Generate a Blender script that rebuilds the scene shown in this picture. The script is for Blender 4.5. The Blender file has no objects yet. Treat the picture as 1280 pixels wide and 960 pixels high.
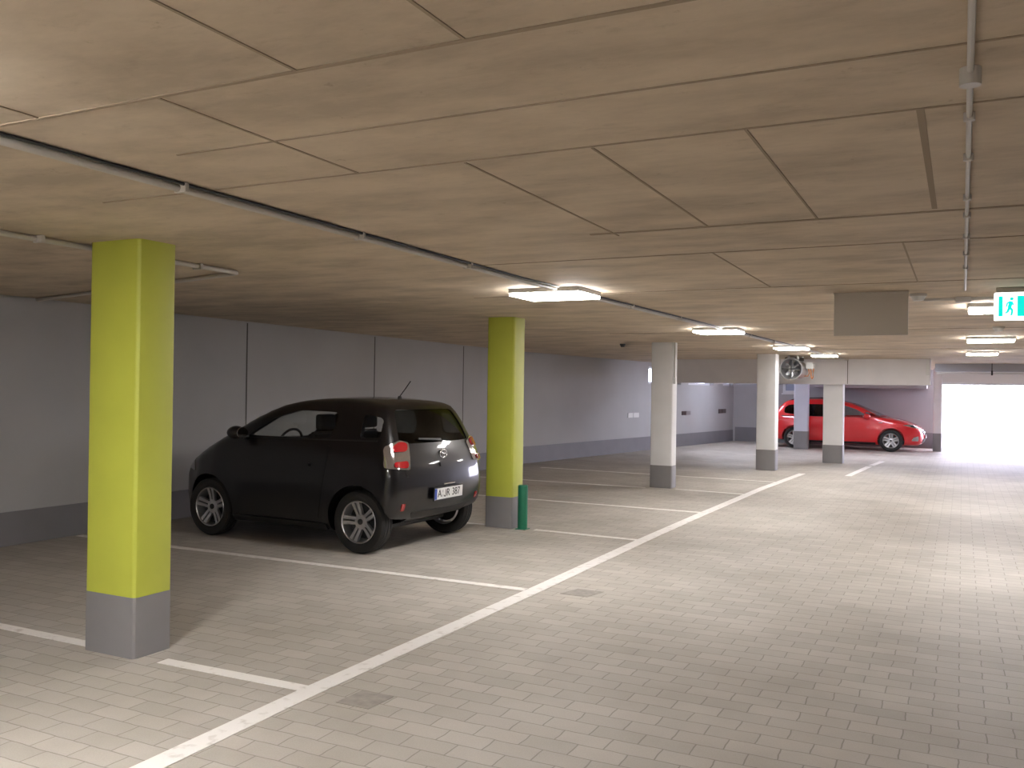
import bpy, bmesh, math, random
import numpy as np
from mathutils import Vector, Matrix
from mathutils.bvhtree import BVHTree
from mathutils.geometry import delaunay_2d_cdt
random.seed(4)
SC = bpy.context.scene
COL = SC.collection
PI = math.pi

# ------------------------------------------------------------------ materials
def nt(name):
    m = bpy.data.materials.new(name); m.use_nodes = True
    return m, m.node_tree.nodes, m.node_tree.links

def plain(name, col, rough=.5, metal=0., coat=0., spec=.5, emit=None, estr=0., noise=0., nscale=8., bump=0.):
    m, N, L = nt(name); b = N['Principled BSDF']
    b.inputs['Base Color'].default_value = (*col, 1); b.inputs['Roughness'].default_value = rough
    b.inputs['Metallic'].default_value = metal; b.inputs['Coat Weight'].default_value = coat
    b.inputs['Coat Roughness'].default_value = .04; b.inputs['Specular IOR Level'].default_value = spec
    if emit:
        b.inputs['Emission Color'].default_value = (*emit, 1); b.inputs['Emission Strength'].default_value = estr
    if noise or bump:
        tc = N.new('ShaderNodeTexCoord'); nz = N.new('ShaderNodeTexNoise')
        nz.inputs['Scale'].default_value = nscale; nz.inputs['Detail'].default_value = 6
        L.new(tc.outputs['Object'], nz.inputs['Vector'])
        if noise:
            r = N.new('ShaderNodeValToRGB')
            r.color_ramp.elements[0].position = .3; r.color_ramp.elements[1].position = .7
            r.color_ramp.elements[0].color = (*[c*(1-noise) for c in col], 1)
            r.color_ramp.elements[1].color = (*[min(1, c*(1+noise)) for c in col], 1)
            L.new(nz.outputs['Fac'], r.inputs['Fac']); L.new(r.outputs['Color'], b.inputs['Base Color'])
        if bump:
            bp = N.new('ShaderNodeBump'); bp.inputs['Strength'].default_value = bump; bp.inputs['Distance'].default_value = .01
            L.new(nz.outputs['Fac'], bp.inputs['Height']); L.new(bp.outputs['Normal'], b.inputs['Normal'])
    return m

def glass(name, tint, refl=.06, rough=.02):
    m, N, L = nt(name); N.remove(N['Principled BSDF']); o = N['Material Output']
    t = N.new('ShaderNodeBsdfTransparent'); t.inputs['Color'].default_value = (*tint, 1)
    g = N.new('ShaderNodeBsdfGlossy'); g.inputs['Roughness'].default_value = rough
    lw = N.new('ShaderNodeLayerWeight'); lw.inputs['Blend'].default_value = .5
    pw = N.new('ShaderNodeMath'); pw.operation = 'POWER'; pw.inputs[1].default_value = 5; L.new(lw.outputs['Facing'], pw.inputs[0])
    f = N.new('ShaderNodeMath'); f.operation = 'MULTIPLY_ADD'; f.inputs[1].default_value = .8; f.inputs[2].default_value = .03; L.new(pw.outputs[0], f.inputs[0])
    mx = N.new('ShaderNodeMixShader')
    L.new(f.outputs[0], mx.inputs[0]); L.new(t.outputs[0], mx.inputs[1]); L.new(g.outputs[0], mx.inputs[2])
    L.new(mx.outputs[0], o.inputs['Surface'])
    return m

def concrete(name, c0, c1, c2, rough=.75):
    """board-formed raw concrete: streaks along X, blotches, small dark blemishes"""
    m, N, L = nt(name); b = N['Principled BSDF']; b.inputs['Roughness'].default_value = rough
    tc = N.new('ShaderNodeTexCoord'); mp = N.new('ShaderNodeMapping'); mp.inputs['Scale'].default_value = (.7, 1.5, 1)
    L.new(tc.outputs['Object'], mp.inputs['Vector'])
    a = N.new('ShaderNodeTexNoise'); a.inputs['Scale'].default_value = 2.2; a.inputs['Detail'].default_value = 9; a.inputs['Roughness'].default_value = .62
    L.new(mp.outputs[0], a.inputs['Vector'])
    r = N.new('ShaderNodeValToRGB'); e = r.color_ramp.elements
    e[0].position = .36; e[0].color = (*c0, 1); e[1].position = .64; e[1].color = (*c2, 1)
    x = r.color_ramp.elements.new(.5); x.color = (*c1, 1)
    L.new(a.outputs['Fac'], r.inputs['Fac'])
    mp2 = N.new('ShaderNodeMapping'); mp2.inputs['Scale'].default_value = (1.6, 3.2, 1); L.new(tc.outputs['Object'], mp2.inputs['Vector'])
    s = N.new('ShaderNodeTexNoise'); s.inputs['Scale'].default_value = 3.5; s.inputs['Detail'].default_value = 8; s.inputs['Roughness'].default_value = .7
    L.new(mp2.outputs[0], s.inputs['Vector'])
    r2 = N.new('ShaderNodeValToRGB'); r2.color_ramp.elements[0].position = .30; r2.color_ramp.elements[1].position = .42
    r2.color_ramp.elements[0].color = (.72, .70, .68, 1); r2.color_ramp.elements[1].color = (1, 1, 1, 1)
    L.new(s.outputs['Fac'], r2.inputs['Fac'])
    mx = N.new('ShaderNodeMixRGB'); mx.blend_type = 'MULTIPLY'; mx.inputs[0].default_value = .5
    L.new(r.outputs['Color'], mx.inputs[1]); L.new(r2.outputs['Color'], mx.inputs[2])
    sp = N.new('ShaderNodeTexNoise'); sp.inputs['Scale'].default_value = 9; sp.inputs['Detail'].default_value = 5; sp.inputs['Roughness'].default_value = .75
    L.new(tc.outputs['Object'], sp.inputs['Vector'])
    r3 = N.new('ShaderNodeValToRGB'); r3.color_ramp.elements[0].position = .27; r3.color_ramp.elements[1].position = .36
    r3.color_ramp.elements[0].color = (.62, .58, .54, 1); r3.color_ramp.elements[1].color = (1, 1, 1, 1); L.new(sp.outputs['Fac'], r3.inputs['Fac'])
    m3 = N.new('ShaderNodeMixRGB'); m3.blend_type = 'MULTIPLY'; m3.inputs[0].default_value = .7
    L.new(mx.outputs[0], m3.inputs[1]); L.new(r3.outputs['Color'], m3.inputs[2]); mx = m3
    # formwork sheets differ a little in tone from one another
    br = N.new('ShaderNodeTexBrick'); br.inputs['Scale'].default_value = 1; br.inputs['Mortar Size'].default_value = 0
    br.inputs['Brick Width'].default_value = 1.05; br.inputs['Row Height'].default_value = .53; br.offset = .5
    br.inputs['Color1'].default_value = (.92, .92, .92, 1); br.inputs['Color2'].default_value = (1, 1, 1, 1)
    L.new(tc.outputs['Object'], br.inputs['Vector'])
    m2 = N.new('ShaderNodeMixRGB'); m2.blend_type = 'MULTIPLY'; m2.inputs[0].default_value = .55
    L.new(mx.outputs[0], m2.inputs[1]); L.new(br.outputs['Color'], m2.inputs[2])
    L.new(m2.outputs[0], b.inputs['Base Color'])
    bp = N.new('ShaderNodeBump'); bp.inputs['Strength'].default_value = .12; bp.inputs['Distance'].default_value = .01
    L.new(a.outputs['Fac'], bp.inputs['Height']); L.new(bp.outputs['Normal'], b.inputs['Normal'])
    return m

def pavers(name):
    m, N, L = nt(name); b = N['Principled BSDF']
    tc = N.new('ShaderNodeTexCoord')
    br = N.new('ShaderNodeTexBrick'); br.inputs['Scale'].default_value = 1; br.offset = .5
    br.inputs['Brick Width'].default_value = .235; br.inputs['Row Height'].default_value = .13
    br.inputs['Mortar Size'].default_value = .0035; br.inputs['Mortar Smooth'].default_value = .25
    br.inputs['Bias'].default_value = 0
    br.inputs['Color1'].default_value = (.405, .372, .332, 1); br.inputs['Color2'].default_value = (.465, .43, .388, 1)
    br.inputs['Mortar'].default_value = (.27, .245, .215, 1)
    # slightly wavy edges of the interlocking stones
    wv = N.new('ShaderNodeTexNoise'); wv.inputs['Scale'].default_value = 9; wv.inputs['Detail'].default_value = 1
    L.new(tc.outputs['Object'], wv.inputs['Vector'])
    sc = N.new('ShaderNodeVectorMath'); sc.operation = 'SCALE'; sc.inputs['Scale'].default_value = .018
    sb = N.new('ShaderNodeVectorMath'); sb.operation = 'SUBTRACT'; sb.inputs[1].default_value = (.5, .5, .5)
    L.new(wv.outputs['Color'], sb.inputs[0]); L.new(sb.outputs[0], sc.inputs[0])
    ad = N.new('ShaderNodeVectorMath'); L.new(tc.outputs['Object'], ad.inputs[0]); L.new(sc.outputs[0], ad.inputs[1])
    L.new(ad.outputs[0], br.inputs['Vector'])
    n = N.new('ShaderNodeTexNoise'); n.inputs['Scale'].default_value = .9; n.inputs['Detail'].default_value = 7; n.inputs['Roughness'].default_value = .6
    L.new(tc.outputs['Object'], n.inputs['Vector'])
    r = N.new('ShaderNodeValToRGB'); r.color_ramp.elements[0].position = .32; r.color_ramp.elements[1].position = .62
    r.color_ramp.elements[0].color = (.80, .79, .77, 1); r.color_ramp.elements[1].color = (1.04, 1.04, 1.04, 1)
    L.new(n.outputs['Fac'], r.inputs['Fac'])
    mx = N.new('ShaderNodeMixRGB'); mx.blend_type = 'MULTIPLY'; mx.inputs[0].default_value = .8
    L.new(br.outputs['Color'], mx.inputs[1]); L.new(r.outputs['Color'], mx.inputs[2])
    g = N.new('ShaderNodeTexNoise'); g.inputs['Scale'].default_value = 140; g.inputs['Detail'].default_value = 3
    L.new(tc.outputs['Object'], g.inputs['Vector'])
    m2 = N.new('ShaderNodeMixRGB'); m2.blend_type = 'OVERLAY'; m2.inputs[0].default_value = .14
    L.new(mx.outputs[0], m2.inputs[1]); L.new(g.outputs['Fac'], m2.inputs[2])
    L.new(m2.outputs[0], b.inputs['Base Color'])
    b.inputs['Roughness'].default_value = .62; b.inputs['Specular IOR Level'].default_value = .35
    bp = N.new('ShaderNodeBump'); bp.inputs['Strength'].default_value = .35; bp.inputs['Distance'].default_value = .004; bp.invert = True
    L.new(br.outputs['Fac'], bp.inputs['Height']); L.new(bp.outputs['Normal'], b.inputs['Normal'])
    return m

def worn_paint(name):
    m, N, L = nt(name); b = N['Principled BSDF']; b.inputs['Roughness'].default_value = .55
    tc = N.new('ShaderNodeTexCoord'); n = N.new('ShaderNodeTexNoise'); n.inputs['Scale'].default_value = 14; n.inputs['Detail'].default_value = 8
    L.new(tc.outputs['Object'], n.inputs['Vector'])
    r = N.new('ShaderNodeValToRGB'); r.color_ramp.elements[0].position = .30; r.color_ramp.elements[1].position = .45
    r.color_ramp.elements[0].color = (.60, .56, .52, 1); r.color_ramp.elements[1].color = (.80, .77, .74, 1)
    L.new(n.outputs['Fac'], r.inputs['Fac']); L.new(r.outputs['Color'], b.inputs['Base Color'])
    return m

M = {}
M['pavers'] = pavers('grey_beige_pavers')
M['ceiling'] = concrete('raw_concrete_ceiling', (.45, .365, .270), (.57, .465, .345), (.66, .545, .41))
M['seam'] = plain('formwork_seam', (.33, .26, .185), .9)
M['wall'] = plain('pale_grey_wall_paint', (.45, .45, .465), .7, noise=.04, nscale=1.2)
M['bwall'] = plain('back_wall_grey_paint', (.42, .42, .44), .7, noise=.04, nscale=1.2)
M['band'] = plain('mid_grey_base_paint', (.215, .21, .23), .55, noise=.05, nscale=3)
M['pband'] = plain('pillar_base_grey', (.235, .225, .235), .5, noise=.04, nscale=4)
M['green'] = plain('lime_green_paint', (.50, .535, .07), .5, noise=.05, nscale=3)
M['pale'] = plain('pale_concrete_paint', (.78, .775, .785), .65, noise=.04, nscale=3)
M['bluish'] = plain('daylight_toned_paint', (.58, .585, .68), .6, noise=.04, nscale=3)  # pillar colour darkened and blued to carry the dim daylight on it
M['whitish'] = plain('whitish_paint', (.82, .81, .81), .6, noise=.03, nscale=3)
M['beampaint'] = plain('beam_paint', (.81, .79, .81), .65, noise=.04, nscale=2)
M['joint'] = plain('dark_joint_sealant', (.10, .095, .09), .8)
M['line'] = worn_paint('white_line_paint')
M['patch'] = plain('dark_paver', (.29, .265, .235), .65, noise=.15, nscale=20)
M['conduit'] = plain('grey_plastic_conduit', (.52, .49, .45), .45)
M['steel'] = plain('galvanised_steel', (.62, .62, .63), .28, metal=.95)
M['chrome'] = plain('chrome', (.85, .85, .87), .08, metal=1)
M['white'] = plain('white_plastic', (.78, .78, .77), .4)
M['housing'] = plain('lamp_housing', (.7, .7, .68), .4)
M['lamp'] = plain('lit_diffuser', (.9, .9, .9), .4, emit=(1, .975, .955), estr=50)
M['nearlamp'] = plain('lit_bright_diffuser', (.9, .9, .9), .4, emit=(1, .975, .955), estr=92)
M['coolfill'] = plain('cool_fill_diffuser', (.9, .9, .9), .4, emit=(.80, .84, 1), estr=30)  # only for the fill lamps added behind the beam
M['board'] = plain('grey_brown_board', (.52, .475, .42), .6)
M['greenpost'] = plain('dark_green_plastic', (.012, .165, .09), .4, noise=.08, nscale=12)
M['signwhite'] = plain('lit_sign_white', (.9, .9, .9), .4, emit=(1, 1, 1), estr=1.5)
M['signgreen'] = plain('lit_sign_green', (.0, .5, .38), .4, emit=(.0, .80, .70), estr=.72)
M['orange'] = plain('orange_cable', (.75, .28, .08), .5)
M['black'] = plain('black_plastic', (.012, .012, .013), .45)
M['dark'] = plain('dark_trim', (.02, .02, .022), .5)
M['rubber'] = plain('tyre_rubber', (.016, .015, .015), .75, bump=.3, nscale=60)
M['alloy'] = plain('silver_alloy', (.60, .60, .62), .32, metal=.85)
M['iqpaint'] = plain('dark_aubergine_paint', (.005, .0042, .0055), .30, metal=.4, coat=.8)
M['redpaint'] = plain('red_paint', (.66, .016, .022), .35, metal=.1, coat=1.)
M['glass'] = glass('car_window_glass', (.94, .95, .945))
M['privacy'] = glass('privacy_glass', (.30, .32, .32))
M['pane'] = glass('window_pane', (.86, .9, .95))
M['redlens'] = plain('red_lens', (.33, .008, .012), .12, coat=1.)
M['clearlens'] = plain('clear_lens', (.42, .40, .40), .12, metal=.85, coat=1.)
M['plate'] = plain('plate_white', (.74, .74, .73), .4)
M['blue'] = plain('plate_blue', (.02, .06, .35), .4)
M['ink'] = plain('plate_black', (.01, .01, .01), .5)
M['seat'] = plain('dark_seat_cloth', (.03, .03, .032), .9)
M['frame'] = plain('white_window_frame', (.75, .76, .8), .4)
M['outside'] = plain('pale_outside_paving', (.62, .60, .58), .7, noise=.05, nscale=2)
M['frosted'] = plain('frosted_pane', (.40, .45, .60), .15)
M['wallplate'] = plain('dark_brown_plate', (.07, .05, .05), .4)
M['wallplate2'] = plain('grey_plate', (.25, .23, .24), .4)

# ------------------------------------------------------------------ helpers
def empty(name, loc=(0, 0, 0), rz=0.):
    o = bpy.data.objects.new(name, None); COL.objects.link(o)
    o.location = loc; o.rotation_euler = (0, 0, rz); o.empty_display_size = .1
    return o

def tag(o, label=None, cat=None, group=None, kind=None):
    if label: o['label'] = label
    if cat: o['category'] = cat
    if group: o['group'] = group
    if kind: o['kind'] = kind
    return o

def link(name, me, mat, parent=None, loc=None, label=None):
    o = bpy.data.objects.new(name, me); COL.objects.link(o)
    if mat is not None and not me.materials: me.materials.append(mat)
    if parent: o.parent = parent
    if loc: o.location = loc
    if label: o['label'] = label
    return o

class G:
    """collects shapes into one mesh"""
    def __init__(s): s.bm = bmesh.new()
    def box(s, x0, x1, y0, y1, z0, z1, bev=0, seg=2):
        r = bmesh.ops.create_cube(s.bm, size=1)
        vs = r['verts']
        for v in vs:
            v.co = Vector(((x0+x1)/2+v.co.x*(x1-x0), (y0+y1)/2+v.co.y*(y1-y0), (z0+z1)/2+v.co.z*(z1-z0)))
        if bev:
            es = list({e for v in vs for e in v.link_edges})
            bmesh.ops.bevel(s.bm, geom=es, offset=bev, segments=seg, affect='EDGES', profile=.5)
        return s
    def hexa(s, p):            # 8 points: bottom 4, top 4
        v = [s.bm.verts.new(q) for q in p]
        for f in ((3, 2, 1, 0), (4, 5, 6, 7), (0, 1, 5, 4), (1, 2, 6, 5), (2, 3, 7, 6), (3, 0, 4, 7)):
            s.bm.faces.new([v[i] for i in f])
        return s
    def cyl(s, p0, p1, r0, r1=None, seg=24):
        r1 = r0 if r1 is None else r1
        p0, p1 = Vector(p0), Vector(p1); d = (p1-p0)
        q = d.to_track_quat('Z', 'Y').to_matrix().to_4x4()
        bmesh.ops.create_cone(s.bm, cap_ends=True, segments=seg, radius1=r0, radius2=r1, depth=d.length,
                              matrix=Matrix.Translation((p0+p1)/2) @ q)
        return s
    def tube(s, pts, r, seg=10):
        pts = [Vector(p) for p in pts]; rings = []
        up = Vector((0, 0, 1))
        for i, p in enumerate(pts):
            t = (pts[min(i+1, len(pts)-1)]-pts[max(i-1, 0)]).normalized()
            a = t.cross(up)
            if a.length < .1: a = t.cross(Vector((1, 0, 0)))
            a.normalize(); b = t.cross(a).normalized()
            rings.append([s.bm.verts.new(p+a*r*math.cos(k*2*PI/seg)+b*r*math.sin(k*2*PI/seg)) for k in range(seg)])
        for i in range(len(rings)-1):
            for k in range(seg):
                s.bm.faces.new((rings[i][k], rings[i][(k+1) % seg], rings[i+1][(k+1) % seg], rings[i+1][k]))
        s.bm.faces.new(rings[0][::-1]); s.bm.faces.new(rings[-1])
        return s
    def lathe_y(s, prof, seg=48, closed=True):    # profile of (r, y) about the y axis
        rings = [[s.bm.verts.new((r*math.cos(k*2*PI/seg), y, r*math.sin(k*2*PI/seg))) for k in range(seg)] for r, y in prof]
        n = len(rings)
        for i in range(n if closed else n-1):
            A, B = rings[i], rings[(i+1) % n]
            for k in range(seg):
                s.bm.faces.new((A[k], A[(k+1) % seg], B[(k+1) % seg], B[k]))
        if not closed:
            for R in (rings[0], rings[-1]): s.bm.faces.new(R)
        return s
    def prism(s, poly, fn0, fn1):   # polygon mapped by two functions -> two caps + sides
        a = [s.bm.verts.new(fn0(*p)) for p in poly]; b = [s.bm.verts.new(fn1(*p)) for p in poly]
        s.bm.faces.new(a); s.bm.faces.new(b[::-1]); n = len(poly)
        for i in range(n): s.bm.faces.new((a[i], b[i], b[(i+1) % n], a[(i+1) % n]))
        return s
    def mesh(s, name='mesh', smooth=None):
        bmesh.ops.recalc_face_normals(s.bm, faces=s.bm.faces)
        me = bpy.data.meshes.new(name); s.bm.to_mesh(me); s.bm.free()
        if smooth is not None: shade(me, smooth)
        return me
    def build(s, name, mat, parent=None, loc=None, label=None, smooth=None):
        return link(name, s.mesh(name, smooth), mat, parent, loc, label)

def shade(me, ang=35):
    me.polygons.foreach_set('use_smooth', [True]*len(me.polygons))
    me.set_sharp_from_angle(angle=math.radians(ang)); me.update()

def CZ(y): return 2.455-.0053*y

# ------------------------------------------------------------------ the building shell
Y0, Y1, XR = -6., 29., 5.6
floor = tag(G().box(-9.2, XR+.3, Y0-.3, 29.3, -.25, 0).build('floor', M['pavers']), kind='structure')
ground = tag(G().box(-60, 60, 29.3, 90, -.25, -.01).box(XR+.3, 60, -30, 29.3, -.25, -.01).box(-60, -9.2, -30, 29.3, -.25, -.01)
             .build('ground', M['outside']), kind='structure')

def wall_slab(g, p, q, z0, z1, t):      # p->q plan line, thickness t to the left of the direction
    p, q = Vector((*p, 0)), Vector((*q, 0)); d = (q-p).normalized(); n = Vector((-d.y, d.x, 0))*t
    def zz(v, z): return z if z is not None else CZ(v.y)+.03
    P = [p, q, q+n, p+n]
    g.hexa([(v.x, v.y, zz(v, z0)) for v in P]+[(v.x, v.y, zz(v, z1)) for v in P]); return g

c = G()
c.hexa([(-9.2, Y0-.3, CZ(Y0-.3)), (XR+.3, Y0-.3, CZ(Y0-.3)), (XR+.3, 29.3, CZ(29.3)), (-9.2, 29.3, CZ(29.3)),
        (-9.2, Y0-.3, 2.8), (XR+.3, Y0-.3, 2.8), (XR+.3, 29.3, 2.8), (-9.2, 29.3, 2.8)])
ceiling = tag(c.build('ceiling', M['ceiling']), kind='structure')

A0, A1, B1 = (-8.2, Y0), (-8.3, 17.), (-6.2, 29.3)
def onA(y): return -8.2-.1*(y-Y0)/23.
bd = Vector((2.1, 14.5)).normalized()
def onB(y): return -8.3+2.1*(y-17)/14.5
B1 = (onB(29.3), 29.3)
wa = wall_slab(G(), A0, A1, -.05, None, .3).build('wall_left', M['wall']); tag(wa, kind='structure')
# oblique stretch with three high windows
WIN = [(22.95, 25.0), (25.5, 27.35), (28.1, 28.95)]
ZS, ZT = 1.755, 2.22
g = G(); wall_slab(g, A1, B1, -.05, ZS, .3); wall_slab(g, A1, B1, ZT, None, .3)
ys = 17.
for a, b in WIN+[(29.3, None)]:
    wall_slab(g, (onB(ys), ys), (onB(a), a), ZS, ZT, .3); ys = b
wb = tag(g.build('wall_left_far', M['wall']), kind='structure')
def on_wall_b(name, y0, y1, z0, z1, t0, t1, mat, parent=None, bev=0):
    g = G(); p = Vector((onB(y0), y0, 0)); q = Vector((onB(y1), y1, 0)); d = (q-p).normalized(); n = Vector((d.y, -d.x, 0))
    P = [p+n*t0, q+n*t0, q+n*t1, p+n*t1]
    g.hexa([(v.x, v.y, z0) for v in P]+[(v.x, v.y, z1) for v in P])
    return g.build(name, mat, parent)
for i, (a, b) in enumerate(WIN):
    w = tag(empty('window_%d' % (i+1), (0, 0, 0)), kind='structure')
    fr = G()
    for (u0, u1, z0, z1) in ((a, a+.07, ZS, ZT), (b-.07, b, ZS, ZT), (a+.07, b-.07, ZS, ZS+.06), (a+.07, b-.07, ZT-.06, ZT)):
        p = Vector((onB(u0), u0, 0)); q = Vector((onB(u1), u1, 0)); n = Vector((-bd.y, bd.x, 0))
        P = [p+n*.12, q+n*.12, q+n*.18, p+n*.18]
        fr.hexa([(v.x, v.y, z0) for v in P]+[(v.x, v.y, z1) for v in P])
    fr.build('window_frame', M['frame'], w)
    on_wall_b('pane', a+.07, b-.07, ZS+.06, ZT-.06, -.155, -.145, M['pane'], w)

# back wall behind the red car, with one small window
BX = -.5
g = G()
wx0, wx1, wz0, wz1 = -5.02, -4.3, 1.55, 2.05
for x0, x1, z0, z1 in ((-7., wx0, -.05, 2.34), (wx1, BX-.02, -.05, 2.34), (wx0, wx1, -.05, wz0), (wx0, wx1, wz1, 2.34)):
    g.box(x0, x1, Y1, Y1+.3, z0, z1)
wback = tag(g.build('wall_back', M['bwall']), kind='structure')
w4 = tag(empty('window_4', (0, Y1, 0)), kind='structure')
fr = G()
for x0, x1, z0, z1 in ((wx0, wx0+.08, wz0, wz1), (wx1-.08, wx1, wz0, wz1), (wx0+.08, wx1-.08, wz0, wz0+.08), (wx0+.08, wx1-.08, wz1-.08, wz1)):
    fr.box(x0, x1, -.03, .1, z0, z1)
fr.build('window_frame', M['frame'], w4)
G().box(wx0+.08, wx1-.08, .03, .04, wz0+.08, wz1-.08).build('pane', M['frosted'], w4)
G().box(wx0-.03, wx1+.03, -.1, 0, wz0-.04, wz0).build('window_sill', M['frame'], w4)
tag(G().box(-4.0, -.9, 28.0, 28.98, 1.74, CZ(28)).build('trim_1', M['bwall']), kind='structure')   # lowered soffit
tag(wall_slab(G(), (XR, Y0), (XR, 29.3), -.05, None, -.3).build('wall_right', M['wall']), kind='structure')
tag(G().box(-8.5, XR+.3, Y0-.3, Y0, -.05, CZ(Y0)+.02).build('wall_rear', M['wall']), kind='structure')
# wall beside the exit opening
tag(G().box(4.0, XR, 27.7, 28.0, -.05, CZ(28)).build('wall_exit', M['wall']), kind='structure')
# painted base bands
def base_band(name, p, q, h):
    return tag(wall_slab(G(), p, q, 0, h, -.006).build(name, M['band']), kind='structure')
base_band('baseboard_left', A0, A1, .33); base_band('baseboard_left_far', A1, (onB(28.99), 28.99), .36)
tag(G().box(-6.5, -.75, Y1-.006, Y1, 0, .45).build('baseboard_back', M['band']), kind='structure')
base_band('baseboard_right', (XR, 27.7), (XR, Y0), .33)
# vertical joints in the left wall
for y in (-1.5, 1.8, 5.3, 8.86, 11.70, 14.54, 16.95):
    G().box(onA(y)-.002, onA(y)+.004, y-.009, y+.009, .332, CZ(y)-.02).build('joint', M['joint'], wa)
# dark shadow-gap moulding where the ceiling meets the left wall, a duct by the wall
# ceiling formwork seams (thin ridges of concrete)
def seam_x(y, x0, x1, w=.012):
    G().hexa([(x0, y-w/2, CZ(y)-.003), (x1, y-w/2, CZ(y)-.003), (x1, y+w/2, CZ(y)-.003), (x0, y+w/2, CZ(y)-.003),
              (x0, y-w/2, CZ(y)+.01), (x1, y-w/2, CZ(y)+.01), (x1, y+w/2, CZ(y)+.01), (x0, y+w/2, CZ(y)+.01)]).build('formwork_seam', M['seam'], ceiling)
def seam_y(x, y0, y1, w=.010):
    e = .003
    G().hexa([(x-w/2, y0, CZ(y0)-e), (x+w/2, y0, CZ(y0)-e), (x+w/2, y1, CZ(y1)-e), (x-w/2, y1, CZ(y1)-e),
              (x-w/2, y0, CZ(y0)+.01), (x+w/2, y0, CZ(y0)+.01), (x+w/2, y1, CZ(y1)+.01), (x-w/2, y1, CZ(y1)+.01)]).build('formwork_seam', M['seam'], ceiling)
seam_x(1.90, -2.93, 3.5, .016); seam_x(2.41, -2.6, 3.0, .009); seam_x(2.90, -3.6, 3.2, .010); seam_x(4.52, -1.8, 2.5, .030)
seam_x(5.35, -2.9, 1.0, .012); seam_x(7.2, -4, 2.5, .012); seam_x(12.1, -4.5, 4, .03); seam_x(.9, -2.9, 3, .012); seam_x(16.9, -5, 4, .03)
for x, a, b in ((-1.61, .9, 1.9), (-1.09, .9, 1.89), (-.57, .9, 1.9), (-2.14, 1.9, 2.9), (-.63, 2.9, 4.5), (-1.16, 2.92, 4.5), (-1.67, 2.92, 4.6),
                (-2.66, .9, 1.9), (.95, 1.9, 2.9), (-.3, 5.35, 7.2), (-1.35, 5.35, 7.2)):
    seam_y(x, a, b)
seam_y(-.12, 2.9, 4.45, .022)

# floor paint and odd stones: part of the floor
def strip(name, pts, w, mat=M['line'], h=.003, label=None):
    g = G(); pts = [Vector((*p, 0)) for p in pts]; L_ = []; R_ = []
    for i, p in enumerate(pts):
        t = (pts[min(i+1, len(pts)-1)]-pts[max(i-1, 0)]).normalized(); n = Vector((-t.y, t.x, 0))*w/2
        L_.append(p+n); R_.append(p-n)
    for i in range(len(pts)-1):
        P = [R_[i], R_[i+1], L_[i+1], L_[i]]
        g.hexa([(v.x, v.y, -.01) for v in P]+[(v.x, v.y, h) for v in P])
    bmesh.ops.remove_doubles(g.bm, verts=g.bm.verts, dist=1e-5)
    return g.build(name, mat, floor, label=label)
strip('aisle_line', [(-3.0, -4), (-3.01, 2.7), (-3.03, 3.73), (-3.01, 6.6), (-3.02, 9.15), (-2.995, 11.67), (-2.93, 15.2), (-2.88, 16.2), (-2.78, 18.3)], .125, label='long white line along the parking bays')
strip('dashed_line', [(-1.94, 18.3), (-1.79, 20.95)], .12); strip('dashed_line', [(-1.775, 21.2), (-1.65, 22.65)], .12)
for pts in ([(-8.1, 3.78), (-4.63, 3.77)], [(-4.1, 3.75), (-3.08, 3.77)], [(-8.2, 6.38), (-3.08, 6.45)], [(-4.3, 9.22), (-3.08, 9.17)], [(-8.2, 9.3), (-4.95, 9.26)],
            [(-8.2, 11.78), (-3.06, 11.67)], [(-8.2, 14.15), (-4.62, 14.13)], [(-4.13, 14.2), (-3.0, 14.1)], [(-7.6, 16.55), (-2.93, 16.3)], [(-8.1, 1.0), (-3.07, 1.0)]):
    strip('bay_line', pts, .085)
def quad(name, pts, mat, h=.002):
    G().hexa([(x, y, -.005) for x, y in pts]+[(x, y, h) for x, y in pts]).build(name, mat, floor)
quad('dark_paver', [(-2.81, 3.68), (-2.61, 3.68), (-2.60, 3.89), (-2.80, 3.89)], M['patch'])
quad('dark_paver', [(-2.79, 6.46), (-2.56, 6.46), (-2.51, 6.69), (-2.73, 6.69)], M['patch'])

# ------------------------------------------------------------------ pillars, beam
def pillar(label, x0, x1, y0, y1, band, ztop, mat, group=None):
    cx, cy = (x0+x1)/2, (y0+y1)/2; hx, hy = (x1-x0)/2, (y1-y0)/2
    t = tag(empty('pillar', (cx, cy, 0)), label, 'pillar', group)
    def col(hx, hy, z0, z1, bev):
        g = G(); r = bmesh.ops.create_cube(g.bm, size=1)
        for v in r['verts']: v.co = Vector((v.co.x*2*hx, v.co.y*2*hy, z0 if v.co.z < 0 else z1))
        es = [e for e in g.bm.edges if abs(e.verts[0].co.z-e.verts[1].co.z) > .01]
        bmesh.ops.bevel(g.bm, geom=es, offset=bev, segments=3, affect='EDGES', profile=.5)
        return g
    col(hx, hy, band, ztop, .03).build('shaft', mat, t, smooth=30)
    col(hx+.002, hy+.002, 0, band, .031).build('base_band', M['pband'], t, label='grey painted foot of the pillar', smooth=30)
    return t
pillar('lime green square pillar with grey foot in the left foreground', -4.685, -4.262, 3.685, 3.965, .353, CZ(3.84), M['green'])
p2 = pillar('lime green pillar with grey foot beside the small near-black car', -4.90, -4.555, 9.14, 9.44, .355, CZ(9.3), M['green'])
p3 = pillar('pale grey pillar in the middle, third in the row after the two green ones', -4.575, -4.205, 14.24, 14.50, .367, CZ(14.4), M['pale'])
p4 = pillar('pale grey pillar just left of the round ceiling fan', -3.74, -3.355, 18.58, 18.90, .42, CZ(18.7), M['pale'])
pillar('whitish pillar under the beam in front of the red car door', -2.82, -2.39, 21.40, 21.70, .41, 1.778, M['whitish'])
pillar('bluish grey pillar close beside the rear of the red car', -4.22, -3.84, 26.12, 26.40, .50, CZ(26.2), M['bluish'])
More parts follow.
